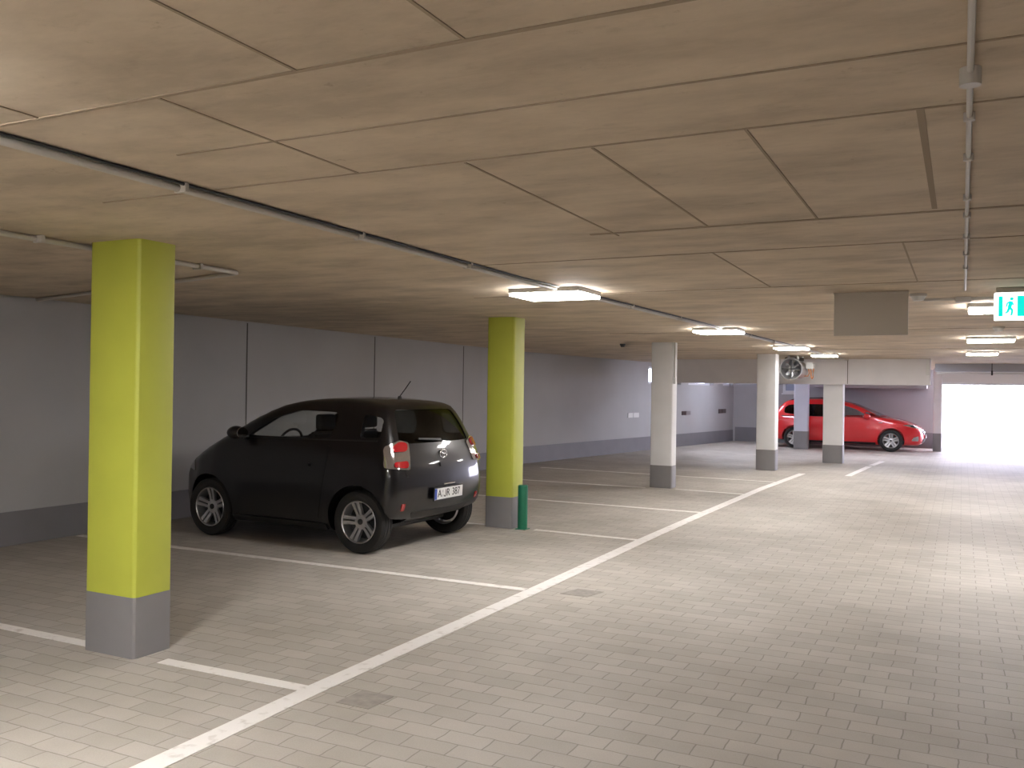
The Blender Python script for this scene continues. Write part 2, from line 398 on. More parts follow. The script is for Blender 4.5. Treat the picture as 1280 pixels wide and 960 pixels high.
pillar('narrow pillar at the left edge of the bright exit', -.72, -.5, 27.55, 27.85, .50, CZ(28), M['pale'])
bm_ = tag(empty('beam', (0, 21.2, 1.778)), 'wide pale downstand beam across the far end above the red car', 'beam')
G().box(-6.6, -2.29, 0, .55, 0, CZ(21.2)-1.778).build('beam_segment', M['beampaint'], bm_)
G().box(-2.275, -.62, 0, .55, 0, CZ(21.2)-1.778).build('beam_segment', M['beampaint'], bm_)
G().box(-2.29, -2.275, .012, .5, .01, CZ(21.2)-1.79).build('joint', M['joint'], bm_)
G().box(-.70, -.63, -.05, -.001, .22, CZ(21.2)-1.78, .01).build('end_block', M['white'], bm_)
hd = tag(empty('beam', (0, 24.2, 2.14)), 'dark grey lintel above the bright exit, behind the lamps on the right', 'beam')
G().box(-.60, XR, 0, .35, 0, CZ(24.2)-2.14).build('lintel', M['bwall'], hd)
gate = tag(empty('roller_gate', (0, 27.6, 1.90)), 'rolled-up gate housing across the top of the bright exit', 'gate')
G().box(-.5, XR, 0, .4, 0, CZ(27.6)-1.90, .01).build('housing', M['white'], gate)
G().box(-.5, 4.0, .1, .3, -.05, 0, .01).build('bottom_rail', M['steel'], gate)
rail = tag(empty('pipe', (0, 24.0, 2.10)), 'thin white pipe hung below the lintel at the bright exit', 'pipe')
G().cyl((-.55, 0, 0), (3.6, 0, 0), .028).build('tube', M['white'], rail, smooth=40)
for x in (.62, 2.4):
    G().box(x-.02, x+.02, -.035, .035, -.05, .06, .005).cyl((x, 0, .05), (x, 0, CZ(24)-2.10), .01, seg=10).build('hanger', M['dark'], rail)

# ------------------------------------------------------------------ lamps
def lamp(label, cx, cy, sx=.62, sy=.48, mat='lamp'):
    zc = CZ(cy)
    t = tag(empty('ceiling_lamp', (cx, cy, zc)), label, 'lamp', 'flat ceiling lamps in two rows')
    G().box(-sx/2-.006, sx/2+.006, -sy/2-.006, sy/2+.006, -.036, .006, .004).build('housing', M['housing'], t)
    G().box(-sx/2, sx/2, -sy/2, sy/2, -.058, -.035, .007, 3).build('diffuser', M[mat], t, smooth=40)
    return t
lamp('largest glowing ceiling lamp, nearest one on the left conduit', -3.06, 6.90)
lamp('second glowing ceiling lamp along the left conduit, beyond the largest', -2.80, 11.5, .55)
lamp('third glowing ceiling lamp along the left conduit, above the round fan', -2.59, 15.72, .51)
lamp('small glowing ceiling lamp just in front of the beam, right of the fan', -2.43, 18.6, .44)
lamp('glowing ceiling lamp partly behind the green exit sign', .375, 9.22, .66)
lamp('glowing ceiling lamp on the right below the exit sign, wider of the two', .34, 14.0, .57)
lamp('smallest glowing ceiling lamp on the right in front of the dark lintel', .31, 18.1, .49)
# the same rows go on behind the camera
lamp('ceiling lamp of the left row out of view beside the camera', -2.97, 1.18, .64, .52, 'nearlamp')
lamp('ceiling lamp of the left row out of view behind the camera', -2.96, -3.6)
lamp('ceiling lamp of the right row out of view behind the camera', .36, -1.2)
# added cool lamps, hidden by the beam, that stand in for daylight back there
lamp('added cool fill lamp over the bay left of the red car, hidden by the beam', -5.6, 26.3, .5, .6, 'coolfill')
lamp('added cool fill lamp just behind the left end of the beam, hidden by it', -5.2, 22.9, .66, .58, 'coolfill')
lamp('added cool fill lamp in front of the red car, hidden by the beam', -1.6, 23.8, 1.1, .5, 'coolfill')

# ------------------------------------------------------------------ conduits and small ceiling fittings
t = tag(empty('conduit', (-2.95, 0, 0)), 'long grey conduit along the ceiling through the left row of lamps', 'conduit')
XC = lambda y: .0 if y < 6 else (y-6)*.045
for q in ((-5.5, -3.9), (-3.3, 1.0), (1.63, 4, 6, 6.59), (7.2, 9, 11.23), (11.85, 13.5, 15.47), (16.09, 18.32), (18.94, 21.15)):
    G().tube([(XC(y), y, CZ(y)-.022) for y in q], .017, 12).build('pipe', M['conduit'], t, smooth=40)
for q in ((-3.3, 1.0), (1.63, 4, 6, 6.59), (7.2, 9, 11.23), (11.85, 13.5, 15.47)):
    G().tube([(XC(y)+.034, y, CZ(y)-.009) for y in q], .007, 8).build('cable', M['dark'], t, smooth=40)  # dark strand drawn in for the shadow gap along the pipe
for y in (.5, 2.75, 4.0, 5.2, 8.2, 9.6, 12.6, 14):
    G().box(XC(y)-.022, XC(y)+.045, y-.010, y+.010, CZ(y)-.042, CZ(y), .004).build('clip', M['conduit'], t)
t = tag(empty('conduit', (0, 0, 0)), 'angled grey conduit on the ceiling near the green foreground pillar', 'conduit')
G().tube([(-4.75, -4, CZ(-4)-.02), (-4.77, 3.15, CZ(3.15)-.02), (-4.73, 4.92, CZ(4.9)-.02), (-4.75, 4.97, CZ(4.9)-.02), (-4.80, 4.99, CZ(4.9)-.02), (-6.6, 5.45, CZ(5.4)-.02), (-8.2, 5.86, CZ(5.8)-.02)], .016, 10).build('pipe', M['conduit'], t, smooth=40)
for y in (1.5, 3.4, 4.6): G().box(-4.79, -4.71, y-.012, y+.012, CZ(y)-.042, CZ(y), .004).build('clip', M['conduit'], t)
t = tag(empty('conduit', (.01, 0, 0)), 'thin conduit with junction box running along the ceiling on the right', 'conduit')
G().tube([(0, y, CZ(y)-.012) for y in (-5, 0, 2.5, 4, 6, 7.75)], .0085, 8).build('pipe', M['conduit'], t, smooth=40)
for y in (1.8, 3.0, 3.5, 4.2, 4.6, 5.2, 5.8, 6.4): G().box(-.016, .016, y-.01, y+.01, CZ(y)-.026, CZ(y), .003).build('clip', M['conduit'], t)
G().cyl((0, 2.6, CZ(2.6)-.045), (0, 2.6, CZ(2.6)), .026, seg=20).build('junction_box', M['conduit'], t, smooth=30)
t = tag(empty('conduit', (0, 8.4, CZ(8.4))), 'cross conduit on the ceiling running to the green exit sign', 'conduit')
G().tube([(-.30, 0, -.015), (0, 0, -.015), (2.4, 0, -.015)], .012, 8).build('pipe', M['conduit'], t, smooth=40)
G().box(-.06, .06, -.05, .05, -.045, -.001, .006).build('junction_box', M['conduit'], t)
def detector(label, x, y, r=.06, blk=False):
    t = tag(empty('smoke_detector', (x, y, CZ(y))), label, 'detector')
    G().cyl((0, 0, -.02), (0, 0, 0), r*1.1, seg=28).build('base', M['black'] if blk else M['conduit'], t, smooth=30)
    G().cyl((0, 0, -.055), (0, 0, -.02), r*.65, r, seg=28).build('cap', M['black'] if blk else M['white'], t, smooth=30)
detector('white round ceiling detector just right of the grey hanging board', -.33, 8.05)
detector('round ceiling detector below the exit sign and above a lamp', .37, 11.9)
detector('small black ceiling detector left of the middle grey pillar', -5.2, 14.6, .045, True)
# small conduit down the middle pillar
t = tag(empty('conduit', (-4.19, 14.28, 0)), 'thin vertical cable conduit with small switch on the middle grey pillar', 'conduit')
G().tube([(0, 0, 1.80), (0, 0, 2.1), (0, 0, CZ(14.3)-.005)], .011, 8).build('pipe', M['conduit'], t, smooth=40)
G().box(-.012, .03, -.035, .035, 1.70, 1.80, .006).build('switch_box', M['white'], t)

# hanging board
t = tag(empty('hanging_board', (-.67, 7.8, CZ(7.8))), 'plain grey-brown rectangular board hanging from the ceiling left of the exit sign', 'board')
G().box(-.28, .28, -.012, .012, 2.062-CZ(7.8), -.0, .003).build('panel', M['board'], t)
G().box(-.285, .285, -.016, .016, -.012, 0, .003).build('mounting_rail', M['board'], t)

# exit sign
t = tag(empty('exit_sign', (.43, 7.8, CZ(7.8))), 'glowing green and white emergency exit sign with running figure', 'sign')
zs0, zs1 = 2.165-CZ(7.8), 2.375-CZ(7.8)
G().box(-.21, .21, -.035, .035, zs1, 0, .004).build('mounting_housing', M['conduit'], t, label='grey ceiling housing')
G().box(-.22, .22, -.03, .03, zs0, zs1, .006).build('light_box', M['signwhite'], t)
def signpart(name, polys, mat, yo):
    g = G()
    for p in polys: g.prism(p, lambda x, z: (x, -.03-yo, z), lambda x, z: (x, -.029-yo+.002, z))
    g.build(name, mat, t)
zz0, zz1 = zs0+.028, zs1-.028; H_ = zz1-zz0
R_ = lambda x0, x1, a, b: [(x0, zz0+H_*a), (x1, zz0+H_*a), (x1, zz0+H_*b), (x0, zz0+H_*b)]
signpart('green_field', [R_(-.191, -.162, 0, 1)], M['signgreen'], .001); signpart('green_field', [R_(-.066, .19, 0, 1)], M['signgreen'], .001)
fig = []
def limb(p, q, w):
    p, q = Vector(p), Vector(q); d = (q-p).normalized(); n = Vector((-d.y, d.x))*w/2
    fig.append([tuple(v) for v in (p-n, q-n, q+n, p+n)])
fx = lambda u, v: (-.113+u*.085, zz0+H_*v)
fig.append([(fx(.12, .86)[0]+.013*math.cos(k*PI/6), fx(.12, .86)[1]+.013*math.sin(k*PI/6)) for k in range(12)])
limb(fx(.08, .74), fx(-.06, .42), .026); limb(fx(-.04, .45), fx(.18, .28), .017); limb(fx(.17, .30), fx(.10, .04), .014)
limb(fx(-.06, .44), fx(-.20, .22), .017); limb(fx(-.18, .23), fx(-.38, .16), .013)
limb(fx(.08, .70), fx(.28, .56), .012); limb(fx(.04, .72), fx(-.22, .66), .012); limb(fx(-.21, .67), fx(-.30, .48), .011)
signpart('running_figure', fig, M['signgreen'], .0015)
signpart('arrow', [[(.075, zz0+H_*.5), (.125, zz0+H_*.15), (.125, zz0+H_*.4), (.175, zz0+H_*.4), (.175, zz0+H_*.6), (.125, zz0+H_*.6), (.125, zz0+H_*.85)]], M['signwhite'], .0025)

# jet fan
FZ = 2.07
t = tag(empty('jet_fan', (-3.165, 19.15, FZ)), 'round steel jet fan under the ceiling in front of the beam', 'fan')
G().lathe_y([(.225, -.02), (.235, -.005), (.225, .03), (.19, .10), (.185, .16), (.185, 1.05), (.165, 1.05), (.165, .12), (.175, .06), (.20, .01), (.21, -.015)], 48).build('casing', M['steel'], t, smooth=40)
G().lathe_y([(.055, .06), (.06, .10), (.06, .30), (.001, .30)], 24, False).build('hub', M['steel'], t, smooth=40)
for k in range(8):
    a = k*PI/4+.2; ca, sa = math.cos(a), math.sin(a); g = G()
    pts = []
    for r, tw, w in ((.05, .5, .045), (.11, .65, .055), (.16, .8, .055)):
        u = Vector((ca, 0, sa)); v = Vector((-sa, 0, ca)); f_ = v*math.cos(tw)+Vector((0, 1, 0))*math.sin(tw); n = v*math.sin(tw)-Vector((0, 1, 0))*math.cos(tw)
        c0 = u*r+Vector((0, .16, 0))
        pts.append([c0-f_*w-n*.004, c0+f_*w-n*.004, c0+f_*w+n*.004, c0-f_*w+n*.004])
    for i in range(2): g.hexa(pts[i]+pts[i+1])
    g.build('blade', M['alloy'], t)
G().box(-.012, .012, .03, .05, -.20, .20).box(-.20, .20, .03, .05, -.012, .012).build('guard', M['dark'], t)
for y in (.28, .9):
    for x in (-.09, .09): G().box(x-.02, x+.02, y-.02, y+.02, .16, CZ(19.5)-FZ, .003).build('hanger', M['steel'], t)
G().box(-.17, .13, .3, .85, .185, .25, .01).build('silencer_rail', M['dark'], t)
G().box(.19, .34, .72, .98, .02, .16, .012).build('terminal_box', M['white'], t, label='small white terminal box')
G().tube([(.26, .9, .03), (.27, .9, -.06), (.28, .88, -.16), (.30, .86, -.19), (.32, .84, -.16), (.33, .84, -.02), (.33, .84, .04)], .012, 8).tube([(.22, .9, .03), (.23, .92, -.08), (.20, .95, -.13), (.12, .95, -.13)], .010, 8).build('cable', M['orange'], t, label='orange cable loop', smooth=40)

# green post beside the second green pillar
t = tag(empty('bollard', (-4.445, 9.20, 0)), 'short dark green post standing beside the second green pillar', 'post')
g = G(); bmesh.ops.create_cone(g.bm, cap_ends=True, segments=28, radius1=.056, radius2=.056, depth=.485, matrix=Matrix.Translation((0, 0, .2475)))
g.build('post', M['greenpost'], t, smooth=40)
G().cyl((0, 0, .485), (0, 0, .50), .056, .048, 28).build('cap', M['greenpost'], t, smooth=40)
G().box(-.065, .065, -.065, .065, 0, .008, .003).build('base_plate', M['greenpost'], t)

# bay number plates on the far wall
def wall_sign(label, y0, y1, z0, z1, left, right):
    t = tag(empty('wall_plate', (onB(y0), y0, (z0+z1)/2)), label, 'plate')
    def bit(name, a, b, mat, t0=.002, t1=.016):
        o = on_wall_b(name, a, b, z0, z1, t0, t1, mat); o.parent = t; o.matrix_parent_inverse = Matrix.Translation(-t.location)
    m_ = y0+(y1-y0)*.45
    bit('panel', y0, m_, left); bit('panel', m_+.02, y1, right)
wall_sign('white bay plate on the left wall, left of the middle pillar', 21.8, 22.4, .88, 1.0, M['white'], M['white'])
wall_sign('dark bay plate on the far wall just right of the middle pillar', 25.06, 25.65, .89, 1.0, M['wallplate'], M['wallplate2'])
wall_sign('dark bay plate on the far wall halfway between two pale pillars', 27.77, 28.35, .90, 1.03, M['wallplate'], M['wallplate'])

# ------------------------------------------------------------------ cars
def catmull(P, n=10):
    P = [np.array(p, float) for p in P]; out = []
    N_ = len(P)
    for i in range(N_):
        p0, p1, p2, p3 = P[i-1], P[i], P[(i+1) % N_], P[(i+2) % N_]
        for k in range(n):
            t = k/n
            out.append(.5*((2*p1)+(-p0+p2)*t+(2*p0-5*p1+4*p2-p3)*t*t+(-p0+3*p1-3*p2+p3)*t**3))
    return np.array(out)

class CarBody:
    def __init__(s, side, wf, wp, wmax, zc, xa, xb, crown=.05, bowf=.16, bowr=.10, k=.10, wheels=(), flare=.02, rw=.3):
        s.poly = catmull(side); s.wf = np.array(wf); s.wp = np.array(wp); s.wmax = wmax
        s.zc, s.xa, s.xb, s.crown, s.bowf, s.bowr, s.k = zc, xa, xb, crown, bowf, bowr, k
        s.wheels, s.flare, s.rw = wheels, flare, rw
        mn, mx = s.poly.min(0)-1.2, s.poly.max(0)+1.2
        s.h = .015; s.mn = mn
        nx, nz = int((mx[0]-mn[0])/s.h)+2, int((mx[1]-mn[1])/s.h)+2
        X, Z = np.meshgrid(mn[0]+np.arange(nx)*s.h, mn[1]+np.arange(nz)*s.h, indexing='ij')
        p = np.stack([X.ravel(), Z.ravel()], 1); d = np.full(len(p), 1e9); ins = np.zeros(len(p), bool)
        A = s.poly; B = np.roll(A, -1, 0)
        for a, b in zip(A, B):
            e = b-a; l2 = e@e
            if l2 < 1e-12: continue
            w = p-a; t = np.clip(w@e/l2, 0, 1); q = w-t[:, None]*e
            d = np.minimum(d, (q*q).sum(1))
            if a[1] != b[1]:
                c_ = ((a[1] <= p[:, 1]) != (b[1] <= p[:, 1])) & (p[:, 0] < a[0]+(p[:, 1]-a[1])*(b[0]-a[0])/(b[1]-a[1]))
                ins ^= c_
        s.sd = (np.where(ins, -1, 1)*np.sqrt(d)).reshape(nx, nz)
    def sdf(s, x, z):
        u = np.clip((x-s.mn[0])/s.h, 0, s.sd.shape[0]-1.001); v = np.clip((z-s.mn[1])/s.h, 0, s.sd.shape[1]-1.001)
        i, j = u.astype(int), v.astype(int); a, b = u-i, v-j; S = s.sd
        return S[i, j]*(1-a)*(1-b)+S[i+1, j]*a*(1-b)+S[i, j+1]*(1-a)*b+S[i+1, j+1]*a*b
    def f(s, p):
        x, y, z = p[..., 0], p[..., 1], p[..., 2]; ay = np.abs(y)
        xm = (s.xa+s.xb)/2; t = np.clip((x-xm)/1.2, -1, 1)
        bow = np.where(t > 0, s.bowf*t*t, -s.bowr*t*t)
        zt = np.clip((z-.7)/.6, 0, 1)
        a = s.sdf(x+bow*np.minimum(y*y, .8), z+s.crown*y*y*zt)
        w = np.interp(z, s.wf[:, 0], s.wf[:, 1])*np.interp(x, s.wp[:, 0], s.wp[:, 1])/s.wmax
        for xw in s.wheels:
            r = np.hypot(x-xw, z-s.rw); w = w+s.flare*np.exp(-((r-s.rw*1.12)/.10)**2)*(z > 0)
        b = ay-w
        h = np.maximum(s.k-np.abs(a-b), 0)/s.k
        return np.maximum(a, b)+h*h*s.k*.25
    def rays(s, fn, xa, xb, zc, ne=34, nm=64, nth=96, rmax=2.6):
        O, D = [], []
        al = np.linspace(0, PI/2, ne+1)
        rings = [(xa, -math.cos(a), math.sin(a)) for a in al[1:]]
        rings += [(x, 0., 1.) for x in np.linspace(xa, xb, nm)[1:-1]]
        rings += [(xb, math.cos(a), math.sin(a)) for a in al[1:][::-1]]
        th = np.arange(nth)/nth*2*PI
        for x, cx, sr in rings:
            for t in th: O.append((x, 0, zc)); D.append((cx, sr*math.sin(t), sr*math.cos(t)))
        O += [(xa, 0, zc), (xb, 0, zc)]; D += [(-1, 0, 0), (1, 0, 0)]
        O, D = np.array(O, float), np.array(D, float)
        lo = np.zeros(len(O)); hi = np.full(len(O), rmax)
        for _ in range(26):
            m = (lo+hi)/2; v = fn(O+D*m[:, None]); lo = np.where(v < 0, m, lo); hi = np.where(v < 0, hi, m)
        P = O+D*hi[:, None]; nr = len(rings); F = []
        for i in range(nr-1):
            for k_ in range(nth):
                F.append((i*nth+k_, i*nth+(k_+1) % nth, (i+1)*nth+(k_+1) % nth, (i+1)*nth+k_))
        a, b = nr*nth, nr*nth+1
        for k_ in range(nth):
            F.append((a, (k_+1) % nth, k_)); F.append((b, (nr-1)*nth+k_, (nr-1)*nth+(k_+1) % nth))
        return P, F
    def outer(s):
        P, F = s.rays(s.f, s.xa, s.xb, s.zc); s.bvh = BVHTree.FromPolygons([tuple(p) for p in P], F); return P, F
    def cavity(s, zf, x0, x1, xa, xb, zc, t=.05):
        def fn(p): return np.maximum.reduce([s.f(p)+t, zf-p[..., 2], x0-p[..., 0], p[..., 0]-x1])
        return s.rays(fn, xa, xb, zc, 16, 30, 64)
    def hit(s, o, d):
        r = s.bvh.ray_cast(Vector(o), Vector(d).normalized(), 12)
        if r[0] is None:
            r = s.bvh.find_nearest(Vector(o)+Vector(d).normalized()*2.0)
        return r[0], r[1]
    def patch(s, name, poly, to3, d, off, thick, mat, parent, step=.035, edge=.02, label=None, smooth=40):
        """a piece of skin cut along a 2D outline and lying on the body surface"""
        B = []
        n = len(poly)
        for i in range(n):
            p, q = Vector(poly[i]), Vector(poly[(i+1) % n]); m = max(1, int((q-p).length/edge))
            B += [p+(q-p)*k_/m for k_ in range(m)]
        def inside(x, y):
            c_ = False; j = len(B)-1
            for i in range(len(B)):
                if (B[i].y > y) != (B[j].y > y) and x < (B[j].x-B[i].x)*(y-B[i].y)/(B[j].y-B[i].y)+B[i].x: c_ = not c_
                j = i
            return c_
        V = [b.copy() for b in B]; nb = len(B)
        xs = [b.x for b in B]; ysv = [b.y for b in B]
        u = min(xs)+step*.5
        while u < max(xs):
            v = min(ysv)+step*.5
            while v < max(ysv):
                if inside(u, v) and min((Vector((u, v))-b).length for b in B) > step*.45: V.append(Vector((u, v)))
                v += step
            u += step
        r = delaunay_2d_cdt(V, [(i, (i+1) % nb) for i in range(nb)], [], 1, 1e-6)
        V2, E2, F2 = r[0], r[1], r[2]
        top, bot = [], []
        for v in V2:
            o = to3(v.x, v.y); h, nn = s.hit(o, d)
            if nn.dot(Vector(d)) > 0: nn = -nn
            top.append(h+nn*off); bot.append(h+nn*(off-thick))
        cnt = {}
        for f_ in F2:
            for i in range(len(f_)):
                e = (f_[i], f_[(i+1) % len(f_)]); cnt[tuple(sorted(e))] = cnt.get(tuple(sorted(e)), 0)+1
        m_ = len(V2); faces = [tuple(f_) for f_ in F2]+[tuple(i+m_ for i in f_[::-1]) for f_ in F2]
        for f_ in F2:
            for i in range(len(f_)):
                a, b = f_[i], f_[(i+1) % len(f_)]
                if cnt[tuple(sorted((a, b)))] == 1: faces.append((b, a, a+m_, b+m_))
        me = bpy.data.meshes.new(name); me.from_pydata(top+bot, [], faces); me.update()
        bm = bmesh.new(); bm.from_mesh(me); bmesh.ops.recalc_face_normals(bm, faces=bm.faces); bm.to_mesh(me); bm.free()
        shade(me, smooth)
        return link(name, me, mat, parent, label=label)

def boolean(me, cutters):
    o = bpy.data.objects.new('tmp_body', me); COL.objects.link(o); tmp = [o]
    for cme in cutters:
        c_ = bpy.data.objects.new('tmp_cut', cme); COL.objects.link(c_); tmp.append(c_)
        md = o.modifiers.new('b', 'BOOLEAN'); md.operation = 'DIFFERENCE'; md.object = c_; md.solver = 'EXACT'
    dg = bpy.context.evaluated_depsgraph_get(); dg.update()
    res = bpy.data.meshes.new_from_object(o.evaluated_get(dg))
    for x in tmp: bpy.data.objects.remove(x, do_unlink=True)
    return res

def rounded(poly, r=.04, n=4):
    out = []; N_ = len(poly)
    for i in range(N_):
        p0, p, p1 = Vector(poly[i-1]), Vector(poly[i]), Vector(poly[(i+1) % N_])
        a = (p0-p); b = (p1-p); rr = min(r, a.length*.45, b.length*.45); A_ = p+a.normalized()*rr; B_ = p+b.normalized()*rr
        for k_ in range(n+1):
            t = k_/n; out.append(tuple((1-t)**2*A_+2*t*(1-t)*p+t*t*B_))
    return out

def wheel(car, x, y, r, w, side, rim_r, nsp, phase, sw=.04, label=None):
    """side +1: outer face towards +y"""
    o = G(); hw = w/2
    o.lathe_y([(rim_r, hw-.025), (rim_r*1.0, hw-.012), (rim_r*.975, hw-.008), (rim_r*.94, hw-.014), (rim_r*.90, hw-.045), (rim_r*.86, -hw+.03), (rim_r*.90, -hw+.01), (rim_r, -hw+.02)], 56)
    for k_ in range(nsp):
        a = phase+k_*2*PI/nsp
        for sgn in (-1, 1):
            u = Vector((math.cos(a), 0, math.sin(a))); v = Vector((-math.sin(a), 0, math.cos(a)))
            P = []
            for rr, off, ww, yo in ((.035, sw*.42, sw*.40, hw-.055), (rim_r*.55, sw*.52, sw*.42, hw-.042), (rim_r*.95, sw*.62, sw*.50, hw-.022)):
                c0 = u*rr+v*sgn*off
                P.append([c0-v*ww+Vector((0, yo-.03, 0)), c0+v*ww+Vector((0, yo-.03, 0)), c0+v*ww*.8+Vector((0, yo, 0)), c0-v*ww*.8+Vector((0, yo, 0))])
            for i in range(2): o.hexa(P[i]+P[i+1])
    o.lathe_y([(.075, hw-.075), (.075, hw-.055), (.06, hw-.048), (.001, hw-.046)], 28, False)
    wo = o.build('wheel', M['alloy'], car, smooth=35)
    wo.location = (x, y, r); wo.rotation_euler = (0, 0, 0 if side > 0 else PI)
    T = G(); pr = [(rim_r-.005, hw-.02), (rim_r+.012, hw-.003), (r*.86, hw+.002), (r*.95, hw-.006), (r*.985, hw-.022)]
    for q in (.5, 0, -.5):
        pr += [(r, hw*q+.015 if q <= 0 else hw*q+.015), (r, hw*q+.006), (r-.008, hw*q+.004), (r-.008, hw*q-.004), (r, hw*q-.006)]
    pr += [(r*.985, -hw+.022), (r*.95, -hw+.006), (r*.86, -hw-.002), (rim_r+.012, -hw+.003), (rim_r-.005, -hw+.02)]
    T.lathe_y(pr, 64).build('tire', M['rubber'], wo, smooth=40)
    G().lathe_y([(.001, -.012), (rim_r*.80, -.012), (rim_r*.80, -.03), (.001, -.03)], 32, False).build('brake_disc', M['dark'], wo, smooth=40)
    G().lathe_y([(.028, hw-.05), (.028, hw-.040), (.018, hw-.036), (.001, hw-.035)], 20, False).build('hub_cap', M['dark'], wo, smooth=40)
    return wo

def arch_cut(x, r, side, R):
    g = G(); g.cyl((x, side*.50, r+.01), (x, side*1.3, r+.01), R, seg=56); return g.mesh()
def side_cut(poly):
    return G().prism(poly, lambda x, z: (x, -1.6, z), lambda x, z: (x, 1.6, z)).mesh()
def end_cut(poly, x0, x1):
    return G().prism(poly, lambda y, z: (x0, y, z), lambda y, z: (x1, y, z)).mesh()
def mirror_poly(half): return half+[(-y, z) for y, z in half[::-1]]

def make_body(cb, cav, cuts, mat, car):
    P, F = cb.outer(); Q, H = cb.cavity(*cav)
    n = len(P); V = [tuple(p) for p in P]+[tuple(p) for p in Q]
    bm = bmesh.new(); me = bpy.data.meshes.new('t')
    me.from_pydata([tuple(p) for p in P], [], F); bm.from_mesh(me); bmesh.ops.recalc_face_normals(bm, faces=bm.faces); bm.to_mesh(me); bm.free()
    mi = bpy.data.meshes.new('t2'); mi.from_pydata([tuple(p) for p in Q], [], H)
    bm = bmesh.new(); bm.from_mesh(mi); bmesh.ops.recalc_face_normals(bm, faces=bm.faces); bm.to_mesh(mi); bm.free()
    res = boolean(me, [mi]+cuts); res.name = 'body'
    res.materials.clear(); res.materials.append(mat); shade(res, 38)
    return link('body', res, mat, car)

def text_mesh(txt, size):
    cu = bpy.data.curves.new('txt', 'FONT'); cu.body = txt; cu.size = size; cu.align_x = 'CENTER'; cu.align_y = 'CENTER'; cu.extrude = .001
    o = bpy.data.objects.new('txt', cu); COL.objects.link(o)
    dg = bpy.context.evaluated_depsgraph_get(); dg.update()
    me = bpy.data.meshes.new_from_object(o.evaluated_get(dg)); bpy.data.objects.remove(o, do_unlink=True)
    return me

LEFT = (lambda u, v: (u, 3, v)), (0, -1, 0)
RIGHT = (lambda u, v: (u, -3, v)), (0, 1, 0)
REAR = (lambda u, v: (-3, u, v)), (1, 0, 0)

def seats(car, xs, zb, xr=None):
    for y in (-.36, .36):
        s_ = G(); s_.hexa([(xs-.02, y-.22, zb), (xs+.10, y-.22, zb), (xs+.10, y+.22, zb), (xs-.02, y+.22, zb), (xs-.17, y-.19, zb+.42), (xs-.09, y-.19, zb+.42), (xs-.09, y+.19, zb+.42), (xs-.17, y+.19, zb+.42)])
        bmesh.ops.bevel(s_.bm, geom=list(s_.bm.edges), offset=.025, segments=3, affect='EDGES')
        so = s_.build('seat', M['seat'], car, smooth=50)
        G().box(xs-.20, xs-.11, y-.12, y+.12, zb+.44, zb+.60, .03, 3).build('headrest', M['seat'], so, smooth=50)

# ---- the small dark city car
iq = tag(empty('car', (-5.10, 7.83, 0), PI-math.radians(2)), 'small near-black hatchback with silver wheels parked beside the second green pillar', 'car')
side = [(-.28, .28), (-.40, .355), (-.455, .47), (-.47, .60), (-.455, .76), (-.425, .90), (-.37, 1.05), (-.28, 1.25), (-.18, 1.40), (-.08, 1.45),
        (.15, 1.475), (.5, 1.485), (.85, 1.465), (1.15, 1.41), (1.45, 1.295), (1.72, 1.155), (1.97, 1.03), (2.21, .91), (2.43, .77), (2.59, .61), (2.65, .47), (2.655, .36), (2.61, .24), (2.46, .19),
        (1.6, .17), (.5, .17), (.1, .20)]
wf = [(0, .70), (.15, .76), (.25, .80), (.42, .835), (.62, .845), (.80, .835), (.95, .81), (1.05, .775), (1.2, .72), (1.35, .665), (1.5, .61), (2, .4)]
wp = [(-.7, .60), (-.47, .775), (-.41, .81), (-.30, .83), (-.15, .838), (0, .84), (.5, .84), (1.4, .84), (1.9, .83), (2.15, .79), (2.40, .70), (2.56, .58), (2.655, .42), (2.9, .2)]
cb = CarBody(side, wf, wp, .84, .62, .10, 1.75, crown=.07, bowf=.16, bowr=.09, k=.085, wheels=(0, 1.97), flare=.022, rw=.30)
door_win = rounded([(1.47, 1.075), (.42, 1.075), (.36, 1.20), (.36, 1.335), (.86, 1.345), (1.14, 1.275)], .05)
qtr_win = rounded([(.04, 1.095), (-.20, 1.105), (-.18, 1.29), (.04, 1.33)], .04)
rear_win = rounded(mirror_poly([(.62, 1.045), (.58, 1.20), (.50, 1.37)]), .05)
ws_win = rounded(mirror_poly([(.70, 1.0), (.62, 1.22), (.50, 1.40)]), .05)
cuts = [arch_cut(x, .30, s_, .345) for x in (0, 1.97) for s_ in (1, -1)]
cuts += [side_cut(door_win), side_cut(qtr_win), end_cut(rear_win, -1.5, .2), end_cut(ws_win, .9, 3)]
make_body(cb, (.68, -.30, 2.02, .25, 1.05, 1.0), cuts, M['iqpaint'], iq)
for S_ in (LEFT, RIGHT):
    cb.patch('window_glass', door_win, *S_, -.008, .005, M['glass'], iq)
    cb.patch('window_glass', qtr_win, *S_, -.008, .005, M['glass'], iq)
    dr = cb.patch('door', rounded([(1.64, 1.0), (.36, 1.02), (.42, .62), (.46, .40), (.50, .27), (1.52, .27), (1.60, .40), (1.66, .62)], .06), *S_, .003, .006, M['iqpaint'], iq, step=.06)
    cb.patch('door_handle', rounded([(.58, .80), (.80, .80), (.80, .835), (.58, .835)], .015), *S_, .028, .026, M['iqpaint'], dr, step=.03)
    cb.patch('window_trim', [(1.66, 1.045), (-.18, 1.07), (-.18, 1.083), (1.64, 1.058)], *S_, .004, .006, M['black'], iq)
    cb.patch('side_sill', [(1.62, .20), (.38, .20), (.38, .255), (1.62, .255)], *S_, .012, .014, M['black'], iq)
cb.patch('rear_window', rear_win, *REAR, -.008, .005, M['privacy'], iq)
cb.patch('windscreen', ws_win, lambda u, v: (4, u, v), (-1, 0, 0), -.008, .005, M['glass'], iq)
